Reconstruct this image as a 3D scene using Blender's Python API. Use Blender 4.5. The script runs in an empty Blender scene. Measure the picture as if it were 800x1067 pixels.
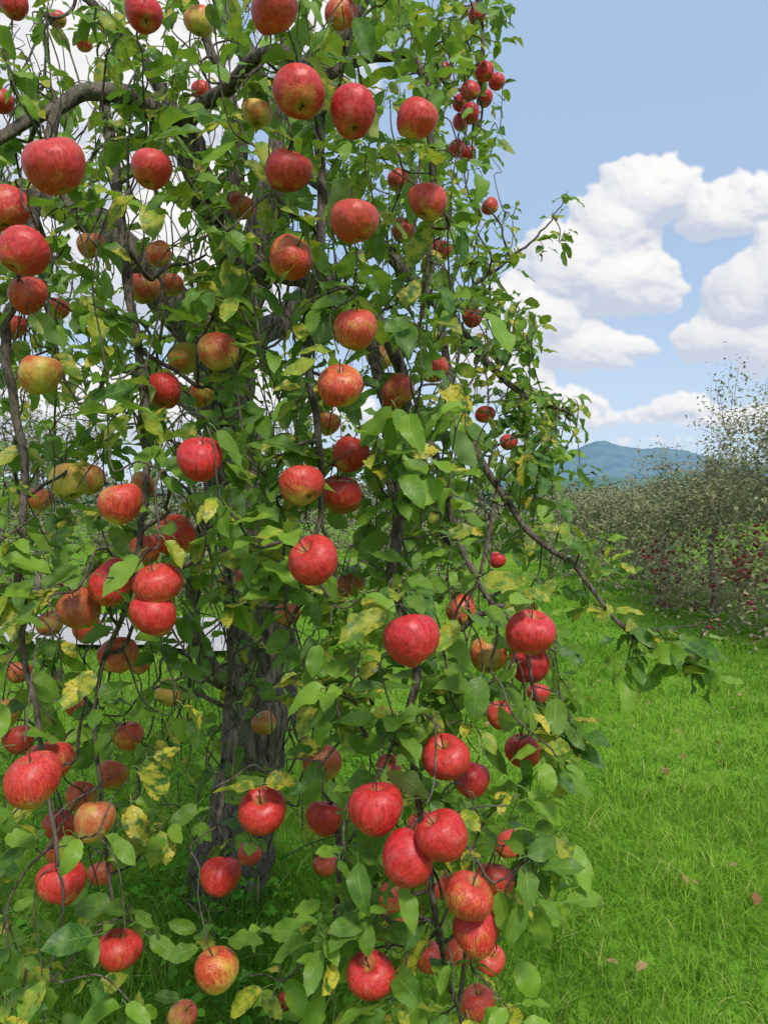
import bpy, math, random
import numpy as np
from mathutils import Vector, Matrix
R = np.random.default_rng(7)
random.seed(7)
scene = bpy.context.scene
CH = 1.5       # eye height
F = 800.0

def W(px, py, d):
    """world position of a point surveyed from the photo at real distance d (m)"""
    return np.array([(px-400.0)/F*d, d, CH-(py-533.0)/F*d])

# ------------------------------------------------------------------ helpers
def link(o, parent=None):
    scene.collection.objects.link(o)
    if parent is not None:
        o.parent = parent
    return o

def empty(name, loc=(0, 0, 0)):
    e = bpy.data.objects.new(name, None)
    e.empty_display_size = 0.2
    e.location = loc
    return link(e)

def make_mesh(name, V, Q, attrs=None, mat=None, smooth=True):
    V = np.asarray(V, dtype=np.float32).reshape(-1, 3)
    Q = np.asarray(Q, dtype=np.int32).reshape(-1, 4)
    me = bpy.data.meshes.new(name)
    me.vertices.add(len(V)); me.vertices.foreach_set('co', V.ravel())
    me.loops.add(Q.size); me.loops.foreach_set('vertex_index', Q.ravel())
    me.polygons.add(len(Q))
    me.polygons.foreach_set('loop_start', np.arange(0, Q.size, 4, dtype=np.int32))
    me.polygons.foreach_set('use_smooth', np.full(len(Q), smooth))
    if attrs:
        for k, a in attrs.items():
            a = np.asarray(a, dtype=np.float32).reshape(-1, 3)
            at = me.attributes.new(k, 'FLOAT_VECTOR', 'POINT')
            at.data.foreach_set('vector', a.ravel())
    me.update(calc_edges=True)
    if mat: me.materials.append(mat)
    return me

def norm(a):
    return a/np.maximum(np.linalg.norm(a, axis=-1, keepdims=True), 1e-9)

def sn(x, y, s=0.0):
    """cheap smooth 2d noise -1..1"""
    return (np.sin(x*1.3+y*0.7+s)+np.sin(-x*0.6+y*1.7+2.1*s+1)+np.sin(x*2.3-y*1.1+s*3+4)*.6+np.sin(x*0.9+y*3.1+s+2)*.5)/3.1

# ------------------------------------------------------------------ material helpers
class NT:
    def __init__(s, nt): s.nt = nt
    def n(s, t, **kw):
        nd = s.nt.nodes.new(t)
        for k, v in kw.items(): setattr(nd, k, v)
        return nd
    def l(s, a, b): s.nt.links.new(a, b)
    def put(s, sock, v):
        if isinstance(v, bpy.types.NodeSocket): s.l(v, sock)
        elif v is not None: sock.default_value = v
    def m(s, op, a, b=None, c=None, clamp=False):
        nd = s.n('ShaderNodeMath', operation=op); nd.use_clamp = clamp
        s.put(nd.inputs[0], a)
        if b is not None: s.put(nd.inputs[1], b)
        if c is not None: s.put(nd.inputs[2], c)
        return nd.outputs[0]
    def vm(s, op, a, b=None, scale=None):
        nd = s.n('ShaderNodeVectorMath', operation=op)
        s.put(nd.inputs[0], a)
        if b is not None: s.put(nd.inputs[1], b)
        if scale is not None: s.put(nd.inputs['Scale'], scale)
        return nd.outputs[0]
    def mix(s, f, a, b, bt='MIX'):
        nd = s.n('ShaderNodeMix', data_type='RGBA', blend_type=bt)
        s.put(nd.inputs[0], f)
        s.put(nd.inputs[6], a if isinstance(a, bpy.types.NodeSocket) else (*a, 1))
        s.put(nd.inputs[7], b if isinstance(b, bpy.types.NodeSocket) else (*b, 1))
        return nd.outputs[2]
    def rng(s, v, a, b, c=0.0, d=1.0, smooth=False):
        nd = s.n('ShaderNodeMapRange')
        if smooth: nd.interpolation_type = 'SMOOTHSTEP'
        s.put(nd.inputs[0], v)
        for i, x in enumerate((a, b, c, d)): s.put(nd.inputs[i+1], x)
        return nd.outputs[0]
    def noise(s, vec, scale, detail=4, rough=.55, dist=0.0):
        nd = s.n('ShaderNodeTexNoise')
        if vec is not None: s.l(vec, nd.inputs['Vector'])
        nd.inputs['Scale'].default_value = scale
        nd.inputs['Detail'].default_value = detail
        nd.inputs['Roughness'].default_value = rough
        nd.inputs['Distortion'].default_value = dist
        return nd.outputs[0]
    def vor(s, vec, scale, out='Distance', detail=0, rough=.5):
        nd = s.n('ShaderNodeTexVoronoi')
        s.l(vec, nd.inputs['Vector']); nd.inputs['Scale'].default_value = scale
        nd.inputs['Detail'].default_value = detail; nd.inputs['Roughness'].default_value = rough
        return nd.outputs[out]

def new_mat(name):
    m = bpy.data.materials.new(name); m.use_nodes = True
    m.node_tree.nodes.clear()
    t = NT(m.node_tree)
    out = t.n('ShaderNodeOutputMaterial')
    return m, t, out

def principled(t, col, rough=.5, spec=.5, normal=None, coat=0.0, coatr=.1):
    b = t.n('ShaderNodeBsdfPrincipled')
    t.put(b.inputs['Base Color'], col if isinstance(col, bpy.types.NodeSocket) else (*col, 1))
    t.put(b.inputs['Roughness'], rough)
    t.put(b.inputs['Specular IOR Level'], spec)
    t.put(b.inputs['Coat Weight'], coat); t.put(b.inputs['Coat Roughness'], coatr)
    if normal is not None: t.l(normal, b.inputs['Normal'])
    return b.outputs[0]

def bump(t, h, strength=.5, dist=.01):
    b = t.n('ShaderNodeBump'); b.inputs['Strength'].default_value = strength
    b.inputs['Distance'].default_value = dist
    t.l(h, b.inputs['Height']); return b.outputs[0]

# ---- leaf material
def leaf_material(name, dark, light, yellow, transl=.3, detail=True):
    m, t, out = new_mat(name)
    a = t.n('ShaderNodeAttribute', attribute_name='lc'); sep = t.n('ShaderNodeSeparateXYZ'); t.l(a.outputs['Vector'], sep.inputs[0])
    tone, yel, rnd = sep.outputs
    col = t.mix(tone, dark, light)
    if not detail:
        col = t.mix(yel, col, yellow)
        p = t.n('ShaderNodeBsdfDiffuse'); t.l(col, p.inputs[0])
        sh = p.outputs[0]
        if transl > 0:
            tr = t.n('ShaderNodeBsdfTranslucent'); t.l(t.mix(.4, col, light), tr.inputs[0])
            mx = t.n('ShaderNodeMixShader'); mx.inputs[0].default_value = transl
            t.l(sh, mx.inputs[1]); t.l(tr.outputs[0], mx.inputs[2]); sh = mx.outputs[0]
        t.l(sh, out.inputs[0])
        return m
    geo = t.n('ShaderNodeNewGeometry')
    u = t.n('ShaderNodeAttribute', attribute_name='luv'); su = t.n('ShaderNodeSeparateXYZ'); t.l(u.outputs['Vector'], su.inputs[0])
    av = t.m('ABSOLUTE', su.outputs[1])
    ph = t.m('FRACT', t.m('MULTIPLY', t.m('SUBTRACT', su.outputs[0], t.m('MULTIPLY', av, .22)), 8.0))
    tri = t.m('ABSOLUTE', t.m('SUBTRACT', ph, .5))
    side = t.rng(tri, .40, .5, smooth=True)
    mid = t.rng(av, .09, .0, smooth=True)
    vein = t.m('MAXIMUM', t.m('MULTIPLY', side, .6), mid)
    blot = t.noise(geo.outputs['Position'], 60, 2)
    col = t.mix(t.m('MULTIPLY', t.rng(blot, .4, .7), .4), col, light)
    ymask = t.m('MULTIPLY', yel, t.rng(blot, .40, .54), clamp=True)
    col = t.mix(ymask, col, yellow)
    sp = t.rng(t.noise(geo.outputs['Position'], 170, 2), .54, .60)
    edge = t.rng(av, .3, 1.0, .35, 1.0)
    col = t.mix(t.m('MULTIPLY', t.m('MULTIPLY', sp, t.m('ADD', yel, .10)), edge, clamp=True), col, (.13, .055, .015))
    col = t.mix(t.m('MULTIPLY', vein, .40), col, (.30, .42, .09))
    nrm = bump(t, t.m('SUBTRACT', 1.0, vein), .45, .0012)
    back = t.mix(.5, col, (.26, .36, .17))
    colf = t.mix(geo.outputs['Backfacing'], col, back)
    p = principled(t, colf, t.rng(geo.outputs['Backfacing'], 0, 1, .45, .7), .40, nrm)
    tr = t.n('ShaderNodeBsdfTranslucent'); t.l(t.mix(.45, col, (.36, .60, .03)), tr.inputs[0])
    mx = t.n('ShaderNodeMixShader'); mx.inputs[0].default_value = transl
    t.l(p, mx.inputs[1]); t.l(tr.outputs[0], mx.inputs[2]); t.l(mx.outputs[0], out.inputs[0])
    return m

M_LEAF = leaf_material('apple_leaf', (.030, .105, .018), (.23, .39, .038), (.62, .52, .05), .32)
M_BGLEAF = leaf_material('orchard_leaf_hazed', (.14, .175, .085), (.30, .34, .17), (.38, .29, .20), .2, False)  # leaf colours lifted to paint in distance haze
M_FOREST = leaf_material('forest_leaf', (.07, .12, .075), (.14, .20, .11), (.3, .2, .1), .0, False)
M_WEED = leaf_material('weed_leaf', (.035, .13, .015), (.13, .33, .03), (.4, .4, .05), .2, False)
M_GRASS = leaf_material('grass_blade', (.060, .175, .012), (.34, .57, .060), (.62, .54, .24), .3, False)
M_DRY = leaf_material('dry_leaf', (.20, .10, .05), (.42, .28, .14), (.4, .3, .1), .1, False)

def bark_material(name, c1, c2, sc=1.0):
    m, t, out = new_mat(name)
    g = t.n('ShaderNodeNewGeometry'); pos = g.outputs['Position']
    mp = t.vm('MULTIPLY', pos, (1, 1, .3))
    n1 = t.noise(mp, 45*sc, 4, .65, .6)
    n2 = t.noise(pos, 12*sc, 2)
    col = t.mix(t.rng(n1, .38, .62), c1, c2)
    col = t.mix(t.rng(n2, .5, .7, 0, .5), col, (.19, .185, .135))     # lichen
    p = principled(t, col, .85, .3, bump(t, n1, 1.0, .020*1/sc))
    t.l(p, out.inputs[0]); return m
M_BARK = bark_material('apple_bark', (.026, .019, .014), (.19, .15, .12))
M_TWIG = bark_material('apple_twig', (.045, .030, .023), (.18, .14, .115), 2.5)

def apple_material():
    m, t, out = new_mat('apple_skin')
    tc = t.n('ShaderNodeTexCoord').outputs['Object']
    oi = t.n('ShaderNodeObjectInfo')
    s = t.n('ShaderNodeSeparateColor'); t.l(oi.outputs['Color'], s.inputs[0])
    unripe, dull_shaded = s.outputs[0], s.outputs[1]
    off = t.n('ShaderNodeCombineXYZ'); t.l(t.m('MULTIPLY', oi.outputs['Random'], 37.0), off.inputs[0]); t.l(t.m('MULTIPLY', oi.outputs['Random'], 11.0), off.inputs[2])
    p = t.vm('ADD', tc, off.outputs[0])
    sx = t.n('ShaderNodeSeparateXYZ'); t.l(tc, sx.inputs[0])
    nx = t.vm('NORMALIZE', tc)
    st = t.noise(t.vm('ADD', t.vm('MULTIPLY', nx, (9, 9, 1.1)), off.outputs[0]), 1.0, 4, .6)
    st2 = t.noise(t.vm('ADD', t.vm('MULTIPLY', nx, (26, 26, 1.6)), off.outputs[0]), 1.0, 3, .6)
    red = t.mix(t.rng(st, .35, .65), (.38, .007, .016), (.68, .024, .036))
    red = t.mix(t.rng(st2, .48, .72, 0, .30), red, (.78, .12, .06))
    red = t.mix(t.m('MULTIPLY', t.m('MULTIPLY', unripe, t.rng(st2, .38, .60)), .65, clamp=True), red, (.74, .24, .05))
    yel = t.mix(t.rng(st, .4, .6), (.70, .42, .06), (.60, .55, .12))
    patch = t.noise(p, .9, 2)
    bottom = t.rng(sx.outputs[2], -.2, -1.0, 0, .24)
    k = t.m('ADD', t.m('ADD', t.m('MULTIPLY', patch, .85), bottom), t.m('MULTIPLY', unripe, .42))
    k = t.m('ADD', k, t.m('MULTIPLY', t.m('SUBTRACT', st2, .5), .55))
    f = t.rng(k, .59, .98, 0, 1, True)
    col = t.mix(f, red, yel)
    rad = t.m('SQRT', t.m('ADD', t.m('MULTIPLY', sx.outputs[0], sx.outputs[0]), t.m('MULTIPLY', sx.outputs[1], sx.outputs[1])))
    cav = t.m('MULTIPLY', t.rng(rad, .38, .10, smooth=True), .65)
    col = t.mix(cav, col, (.36, .26, .07))
    vd = t.vor(p, 10.0)
    dots = t.rng(vd, .11, .06)
    col = t.mix(t.m('MULTIPLY', dots, .55), col, (.80, .50, .34))
    bl = t.noise(p, 2.2, 3, .6)
    col = t.mix(t.rng(bl, .50, .75, 0, .15), col, (.62, .33, .32))
    blm = t.rng(t.noise(p, 4.5, 2), .70, .73)
    col = t.mix(t.m('MULTIPLY', blm, .7), col, (.07, .04, .02))
    col = t.mix(t.m('MULTIPLY', dull_shaded, .5), col, (.28, .12, .05))  # brown skin, plus shade painted into the colour of some fruit
    rgh = t.rng(bl, .3, .7, .37, .52)
    sh = principled(t, col, rgh, .42, bump(t, t.noise(p, 2.2, 1), .10, .05), .0, .3)
    t.l(sh, out.inputs[0]); return m
M_APPLE = apple_material()
def plain(name, c, rough=.8):
    m, t, out = new_mat(name)
    g = t.n('ShaderNodeNewGeometry')
    n = t.noise(g.outputs['Position'], 90, 1)
    col = t.mix(t.rng(n, .35, .65), tuple(x*.6 for x in c), tuple(min(1, x*1.3) for x in c))
    t.l(principled(t, col, rough, .3), out.inputs[0]); return m
M_STEM = plain('apple_stem', (.10, .07, .03))
M_CALYX = plain('apple_calyx', (.06, .045, .025))

# ------------------------------------------------------------------ tubes
def tube(P, Rr, sides=6, rough=0.0):
    P = np.asarray(P, float); n = len(P)
    T = np.gradient(P, axis=0); T = norm(T)
    ref = np.array([.31, .77, .1]); N = norm(np.cross(T, ref))
    for i in range(1, n):
        v = N[i-1]-T[i]*np.dot(N[i-1], T[i]); N[i] = v/max(np.linalg.norm(v), 1e-6)
    B = np.cross(T, N)
    a = np.linspace(0, 2*np.pi, sides, endpoint=False)
    rr = np.asarray(Rr)[:, None]*np.ones(sides)[None]
    if rough > 0:
        L = np.cumsum(np.r_[0, np.linalg.norm(np.diff(P, axis=0), axis=1)])[:, None]
        rr = rr*(1+rough*(np.sin(3*a+L*5)+.7*np.sin(5*a-L*11+1)+.6*np.sin(9*a+L*17+2)+.5*np.sin(14*a-L*8)))
    V = P[:, None]+rr[..., None]*(np.cos(a)[None, :, None]*N[:, None]+np.sin(a)[None, :, None]*B[:, None])
    i = np.arange(n-1)[:, None]*sides; j = np.arange(sides)[None]; j2 = (j+1) % sides
    Q = np.stack([i+j, i+j2, i+sides+j2, i+sides+j], -1).reshape(-1, 4)
    return V.reshape(-1, 3), Q

class Acc:
    def __init__(s): s.V = []; s.Q = []; s.n = 0
    def add(s, V, Q): s.V.append(V); s.Q.append(Q+s.n); s.n += len(V)
    def mesh(s, name, mat, attrs=None): return make_mesh(name, np.concatenate(s.V), np.concatenate(s.Q), attrs, mat)

def catmull(P, R_, k=4):
    P = np.asarray(P, float); R_ = np.asarray(R_, float)
    if len(P) < 2: return P, R_
    X = np.vstack([2*P[0]-P[1], P, 2*P[-1]-P[-2]])
    out = []; ro = []
    for i in range(1, len(X)-2):
        for t in np.linspace(0, 1, k, endpoint=False):
            a, b, c, d = X[i-1:i+3]
            out.append(.5*((2*b)+(-a+c)*t+(2*a-5*b+4*c-d)*t*t+(-a+3*b-3*c+d)*t**3))
            ro.append(R_[i-1]*(1-t)+R_[i]*t)
    out.append(P[-1]); ro.append(R_[-1])
    return np.array(out), np.array(ro)

# ------------------------------------------------------------------ tree growth (balanced spanning tree)
def grow(base_pts, base_r, pts, zs=.65, pl=.25, r0=.0011, ex=.46):
    nb = len(base_pts); n = len(pts)
    A = np.vstack([base_pts, pts]); S = A*np.array([1, 1, zs])
    parent = np.full(nb+n, -1); cost = np.full(n, 1e9); par = np.zeros(n, int); plen = np.zeros(nb+n)
    for j in range(nb):
        c = np.linalg.norm(S[nb:]-S[j], axis=1)
        b = c < cost; cost[b] = c[b]; par[b] = j
    done = np.zeros(n, bool); order = []
    for _ in range(n):
        c = np.where(done, 1e9, cost); i = int(np.argmin(c)); done[i] = True
        g = nb+i; parent[g] = par[i]; plen[g] = plen[par[i]]+np.linalg.norm(A[g]-A[par[i]]); order.append(g)
        c2 = np.linalg.norm(S[nb:]-S[g], axis=1)+pl*plen[g]
        b = (c2 < cost) & ~done; cost[b] = c2[b]; par[b] = g
    cnt = np.ones(nb+n)
    for g in reversed(order):
        if parent[g] >= nb: cnt[parent[g]] += cnt[g]
    rad = r0*cnt**ex
    kids = {}
    for g in order: kids.setdefault(parent[g], []).append(g)
    chains = []
    stack = []
    for p in range(nb):
        for k in kids.get(p, []): stack.append((p, k))
    while stack:
        p, k = stack.pop()
        P = [A[p]]; r_first = rad[k]
        Rr = [min(r_first*1.15, base_r[p] if p < nb else rad[p])]
        cur = k
        while True:
            P.append(A[cur]); Rr.append(rad[cur])
            ks = sorted(kids.get(cur, []), key=lambda q: -cnt[q])
            if not ks: break
            for q in ks[1:]: stack.append((cur, q))
            cur = ks[0]
        chains.append((np.array(P), np.array(Rr)))
    return chains

def wiggle(P, Rr, amp, k=4):
    Q = [P[0]]; q = [Rr[0]]
    for i in range(1, len(P)):
        L = np.linalg.norm(P[i]-P[i-1])
        m = int(L/.07)
        for s in range(1, m+1):
            f = s/(m+1)
            w = R.normal(0, amp*min(L, .5), 3)
            up = np.array([0, 0, .10*L*4*f*(1-f)])
            Q.append(P[i-1]*(1-f)+P[i]*f+w+up); q.append(Rr[i-1]*(1-f)+Rr[i]*f)
        Q.append(P[i]); q.append(Rr[i])
    return catmull(Q, q, k)

# ------------------------------------------------------------------ leaves, vectorised
def leaves(base, dirv, upv, L, lc, rows=10, cols=4, petiole=.25, wr=.30):
    n = len(base)
    L = L[:, None, None]
    u = np.linspace(0, 1, rows+1); v = np.linspace(-1, 1, cols+1)
    w = np.sin(np.pi*np.clip(u, 0, 1)**.86)**.62*(1-.10*u)
    if rows >= 8: w[-2] *= .72
    w[0] = .03; w[-1] = .01
    U, Vv = np.meshgrid(u, v, indexing='ij')
    wid = wr*R.uniform(.85, 1.18, (n, 1, 1))*w[None, :, None]*L
    if rows >= 8:   # serrated margin
        ser = np.where(np.arange(rows+1) % 2 == 0, 1.0, .94)[None, :, None]
        edge = (np.abs(Vv) > .99)[None]
        wid = np.where(edge, wid*ser, wid*np.ones_like(Vv)[None])
    curl = R.uniform(-.15, 1.1, (n, 1, 1)); fold = np.abs(R.normal(.20, .22, (n, 1, 1))); tw = R.normal(0, .35, (n, 1, 1))
    al = L*U*(1-curl**2*U**2/6); dn = -L*curl*U**2/2
    ac = Vv*wid*np.cos(fold); up = np.abs(Vv)*wid*np.sin(fold)
    phs = R.uniform(0, 6.3, (n, 1, 1))
    up = up+wid*.18*np.sin(U*8+phs)*np.abs(Vv)*np.sign(Vv+.01)+wid*.12*np.sin(U*15+phs*2)*np.abs(Vv)
    sid = norm(np.cross(dirv, upv)); upn = norm(np.cross(sid, dirv))
    ang = tw*U
    ac2 = ac*np.cos(ang)-up*np.sin(ang); up2 = ac*np.sin(ang)+up*np.cos(ang)
    lb = base+dirv*(L[:, 0]*petiole)
    sw = R.normal(0, .12, (n, 1, 1)); ac2 = ac2+sw*L*U**2
    P = lb[:, None, None]+al[..., None]*dirv[:, None, None]+ac2[..., None]*sid[:, None, None]+(dn+up2)[..., None]*upn[:, None, None]
    nv = (rows+1)*(cols+1)
    i = np.arange(rows)[:, None]*(cols+1); j = np.arange(cols)[None]
    q = np.stack([i+j, i+cols+1+j, i+cols+1+j+1, i+j+1], -1).reshape(-1, 4)[:, ::-1]
    Q = (q[None]+np.arange(n)[:, None, None]*nv).reshape(-1, 4)
    uv = np.broadcast_to(np.stack([U, Vv, 0*U], -1).reshape(1, nv, 3), (n, nv, 3)).reshape(-1, 3)
    LC = np.repeat(lc, nv, axis=0)
    V = P.reshape(-1, 3)
    k = len(Q)//n//2
    a, b, c = V[Q[k, 0]], V[Q[k, 1]], V[Q[k, 2]]
    if np.dot(np.cross(b-a, c-a), upn[0]) < 0: Q = Q[:, ::-1]
    if petiole > 0 and rows >= 5:
        r = .0008
        offs = [sid*r, -sid*.5*r+upn*.87*r, -sid*.5*r-upn*.87*r]
        mid = base*.5+lb*.5+upn*.003
        PV = np.stack([base+o*1.5 for o in offs]+[mid+o for o in offs]+[lb+o for o in offs], 1).reshape(-1, 3)
        pq = np.array([[a+k*3, (a+1) % 3+k*3, (a+1) % 3+3+k*3, a+3+k*3] for k in range(2) for a in range(3)])
        PQ = (pq[None]+np.arange(n)[:, None, None]*9).reshape(-1, 4)+len(V)
        V = np.vstack([V, PV]); Q = np.vstack([Q, PQ])
        uv = np.vstack([uv, np.tile([[0.0, 0.0, 0]], (n*9, 1))]); LC = np.vstack([LC, np.repeat(lc, 9, axis=0)])
    return V, Q, uv, LC

# ------------------------------------------------------------------ APPLES
def apple_mesh(seed):
    rg = np.random.default_rng(seed)
    seg, rings = 36, 26
    th = np.linspace(0, np.pi, rings+1)
    r = []; z = []
    tall = rg.uniform(.80, .93)
    for a in th:
        rr = math.sin(a)**.86*(1+.12*math.cos(a)) if 0 < a < math.pi else 0
        zz = math.cos(a)*tall
        zz -= .40*math.exp(-(rr/.27)**2) if a < math.pi/2 else 0
        zz += .24*math.exp(-(rr/.24)**2) if a > math.pi/2 else 0
        r.append(rr); z.append(zz)
    r = np.array(r); z = np.array(z); r[0] = r[-1] = .003
    ph = np.linspace(0, 2*np.pi, seg, endpoint=False)
    lob = 1+.024*np.cos(5*ph+rg.uniform(0, 6))[None]*np.clip(-np.cos(th), -.3, 1)[:, None]+.030*np.cos(2*ph+rg.uniform(0, 6))[None]+.024*np.cos(3*ph+rg.uniform(0, 6))[None]
    RR = r[:, None]*lob; RR /= RR.max()
    lean = rg.normal(0, .09, 2)
    X = RR*np.cos(ph)+lean[0]*z[:, None]; Y = RR*np.sin(ph)+lean[1]*z[:, None]
    Z = z[:, None]*(1+.09*np.cos(ph+rg.uniform(0, 6))[None])
    V = np.stack([X, Y, Z], -1).reshape(-1, 3)
    i = np.arange(rings)[:, None]*seg; j = np.arange(seg)[None]; j2 = (j+1) % seg
    Q = np.stack([i+j, i+seg+j, i+seg+j2, i+j2], -1).reshape(-1, 4)
    acc = Acc(); acc.add(V, Q); nq1 = len(Q)
    zc = z[0]
    sv, sq = tube([[0, 0, zc-.05], [.02, .01, zc+.25], [.05, .03, zc+.50], [.10, .05, zc+.72]], [.045, .030, .028, .05], 6)
    acc.add(sv, sq); nq2 = nq1+len(sq)
    zb = z[-1]
    for k in range(5):
        a = k*2*math.pi/5
        d = np.array([math.cos(a), math.sin(a), 0]); s = np.array([-math.sin(a), math.cos(a), 0]); b = np.array([0, 0, zb+.01])
        q = np.array([b-s*.05, b+s*.05, b+d*.12+s*.04-[0, 0, .09], b+d*.12-s*.04-[0, 0, .09],
                      b+d*.20-[0, 0, .12]+s*.004, b+d*.20-[0, 0, .12]-s*.004])
        acc.add(q, np.array([[0, 1, 2, 3], [3, 2, 4, 5]]))
    me = acc.mesh('apple_fruit', M_APPLE)
    me.materials.append(M_STEM); me.materials.append(M_CALYX)
    mi = np.zeros(len(me.polygons), np.int32); mi[nq1:nq2] = 1; mi[nq2:] = 2
    me.polygons.foreach_set('material_index', mi)
    return me
AM = [apple_mesh(s) for s in range(8)]

# px, py, apparent size, unripe, darkening for brown skin and painted-in shade
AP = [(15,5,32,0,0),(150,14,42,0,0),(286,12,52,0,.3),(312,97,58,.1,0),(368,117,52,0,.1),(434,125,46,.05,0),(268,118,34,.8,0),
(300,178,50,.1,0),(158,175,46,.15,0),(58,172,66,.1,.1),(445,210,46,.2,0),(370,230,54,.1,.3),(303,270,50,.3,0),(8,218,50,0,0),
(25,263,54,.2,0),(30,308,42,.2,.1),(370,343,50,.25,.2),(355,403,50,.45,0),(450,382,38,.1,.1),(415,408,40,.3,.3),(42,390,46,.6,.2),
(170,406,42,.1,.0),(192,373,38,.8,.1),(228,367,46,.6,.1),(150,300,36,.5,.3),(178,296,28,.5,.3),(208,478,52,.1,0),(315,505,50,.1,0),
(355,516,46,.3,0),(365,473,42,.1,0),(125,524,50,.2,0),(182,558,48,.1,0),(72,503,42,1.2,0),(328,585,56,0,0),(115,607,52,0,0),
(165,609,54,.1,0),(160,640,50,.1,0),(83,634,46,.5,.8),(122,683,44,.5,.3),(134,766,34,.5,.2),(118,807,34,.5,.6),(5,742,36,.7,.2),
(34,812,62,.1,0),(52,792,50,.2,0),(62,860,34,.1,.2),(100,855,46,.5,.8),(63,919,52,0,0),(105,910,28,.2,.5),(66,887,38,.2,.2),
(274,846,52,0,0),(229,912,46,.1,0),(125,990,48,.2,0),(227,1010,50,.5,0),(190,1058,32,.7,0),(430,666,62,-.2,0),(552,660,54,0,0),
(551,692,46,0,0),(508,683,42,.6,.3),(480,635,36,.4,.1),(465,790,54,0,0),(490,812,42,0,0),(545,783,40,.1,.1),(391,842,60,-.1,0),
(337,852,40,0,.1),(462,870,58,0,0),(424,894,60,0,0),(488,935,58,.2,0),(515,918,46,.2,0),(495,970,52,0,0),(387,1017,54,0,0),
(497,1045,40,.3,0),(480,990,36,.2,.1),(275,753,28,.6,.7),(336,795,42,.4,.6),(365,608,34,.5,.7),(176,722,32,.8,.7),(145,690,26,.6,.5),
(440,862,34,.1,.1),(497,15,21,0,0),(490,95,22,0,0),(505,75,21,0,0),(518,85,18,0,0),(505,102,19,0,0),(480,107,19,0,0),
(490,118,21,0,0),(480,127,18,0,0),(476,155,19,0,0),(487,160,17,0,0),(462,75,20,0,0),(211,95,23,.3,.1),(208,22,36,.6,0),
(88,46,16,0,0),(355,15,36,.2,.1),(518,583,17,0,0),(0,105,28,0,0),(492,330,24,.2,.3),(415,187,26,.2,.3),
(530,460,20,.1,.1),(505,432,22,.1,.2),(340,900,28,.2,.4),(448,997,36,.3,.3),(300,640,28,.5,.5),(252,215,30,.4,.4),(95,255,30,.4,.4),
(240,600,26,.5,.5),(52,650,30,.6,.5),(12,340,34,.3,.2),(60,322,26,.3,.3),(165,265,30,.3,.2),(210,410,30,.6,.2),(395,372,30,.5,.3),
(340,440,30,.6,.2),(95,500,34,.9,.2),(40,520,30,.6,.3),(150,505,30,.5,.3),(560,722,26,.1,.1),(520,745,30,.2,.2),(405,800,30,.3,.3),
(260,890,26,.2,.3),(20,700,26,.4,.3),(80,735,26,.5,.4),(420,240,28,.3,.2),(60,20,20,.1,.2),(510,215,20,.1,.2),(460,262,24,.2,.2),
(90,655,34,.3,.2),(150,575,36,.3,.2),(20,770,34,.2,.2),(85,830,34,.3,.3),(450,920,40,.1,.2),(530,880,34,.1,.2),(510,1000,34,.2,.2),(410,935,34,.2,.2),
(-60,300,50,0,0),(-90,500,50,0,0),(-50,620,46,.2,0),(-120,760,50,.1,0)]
tree = empty('apple_tree', (0, 0, 0))
EYE = np.array([0, 0, CH])
apC = []; apR = []; apTop = []; apBig = []
for k, (px, py, s, un, du) in enumerate(AP):
    r = .0370+R.uniform(-.003, .003) if s > 26 else .033
    d = F*2*r/(s*.98)
    d = min(d, 2.9)
    c = W(px, py, d)
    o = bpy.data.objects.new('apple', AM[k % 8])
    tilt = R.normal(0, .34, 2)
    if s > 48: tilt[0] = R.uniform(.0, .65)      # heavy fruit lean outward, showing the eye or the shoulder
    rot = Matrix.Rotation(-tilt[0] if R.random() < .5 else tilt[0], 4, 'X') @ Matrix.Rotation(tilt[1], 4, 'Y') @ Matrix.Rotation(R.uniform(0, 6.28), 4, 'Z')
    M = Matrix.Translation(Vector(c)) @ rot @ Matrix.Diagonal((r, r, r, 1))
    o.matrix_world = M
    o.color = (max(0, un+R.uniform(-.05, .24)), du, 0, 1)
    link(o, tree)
    tip = M @ Vector((.09, .045, 1.18))
    apC.append(c); apR.append(r); apTop.append(np.array(tip)); apBig.append(s > 24)
apC = np.array(apC); apR = np.array(apR); apTop = np.array(apTop)

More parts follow.
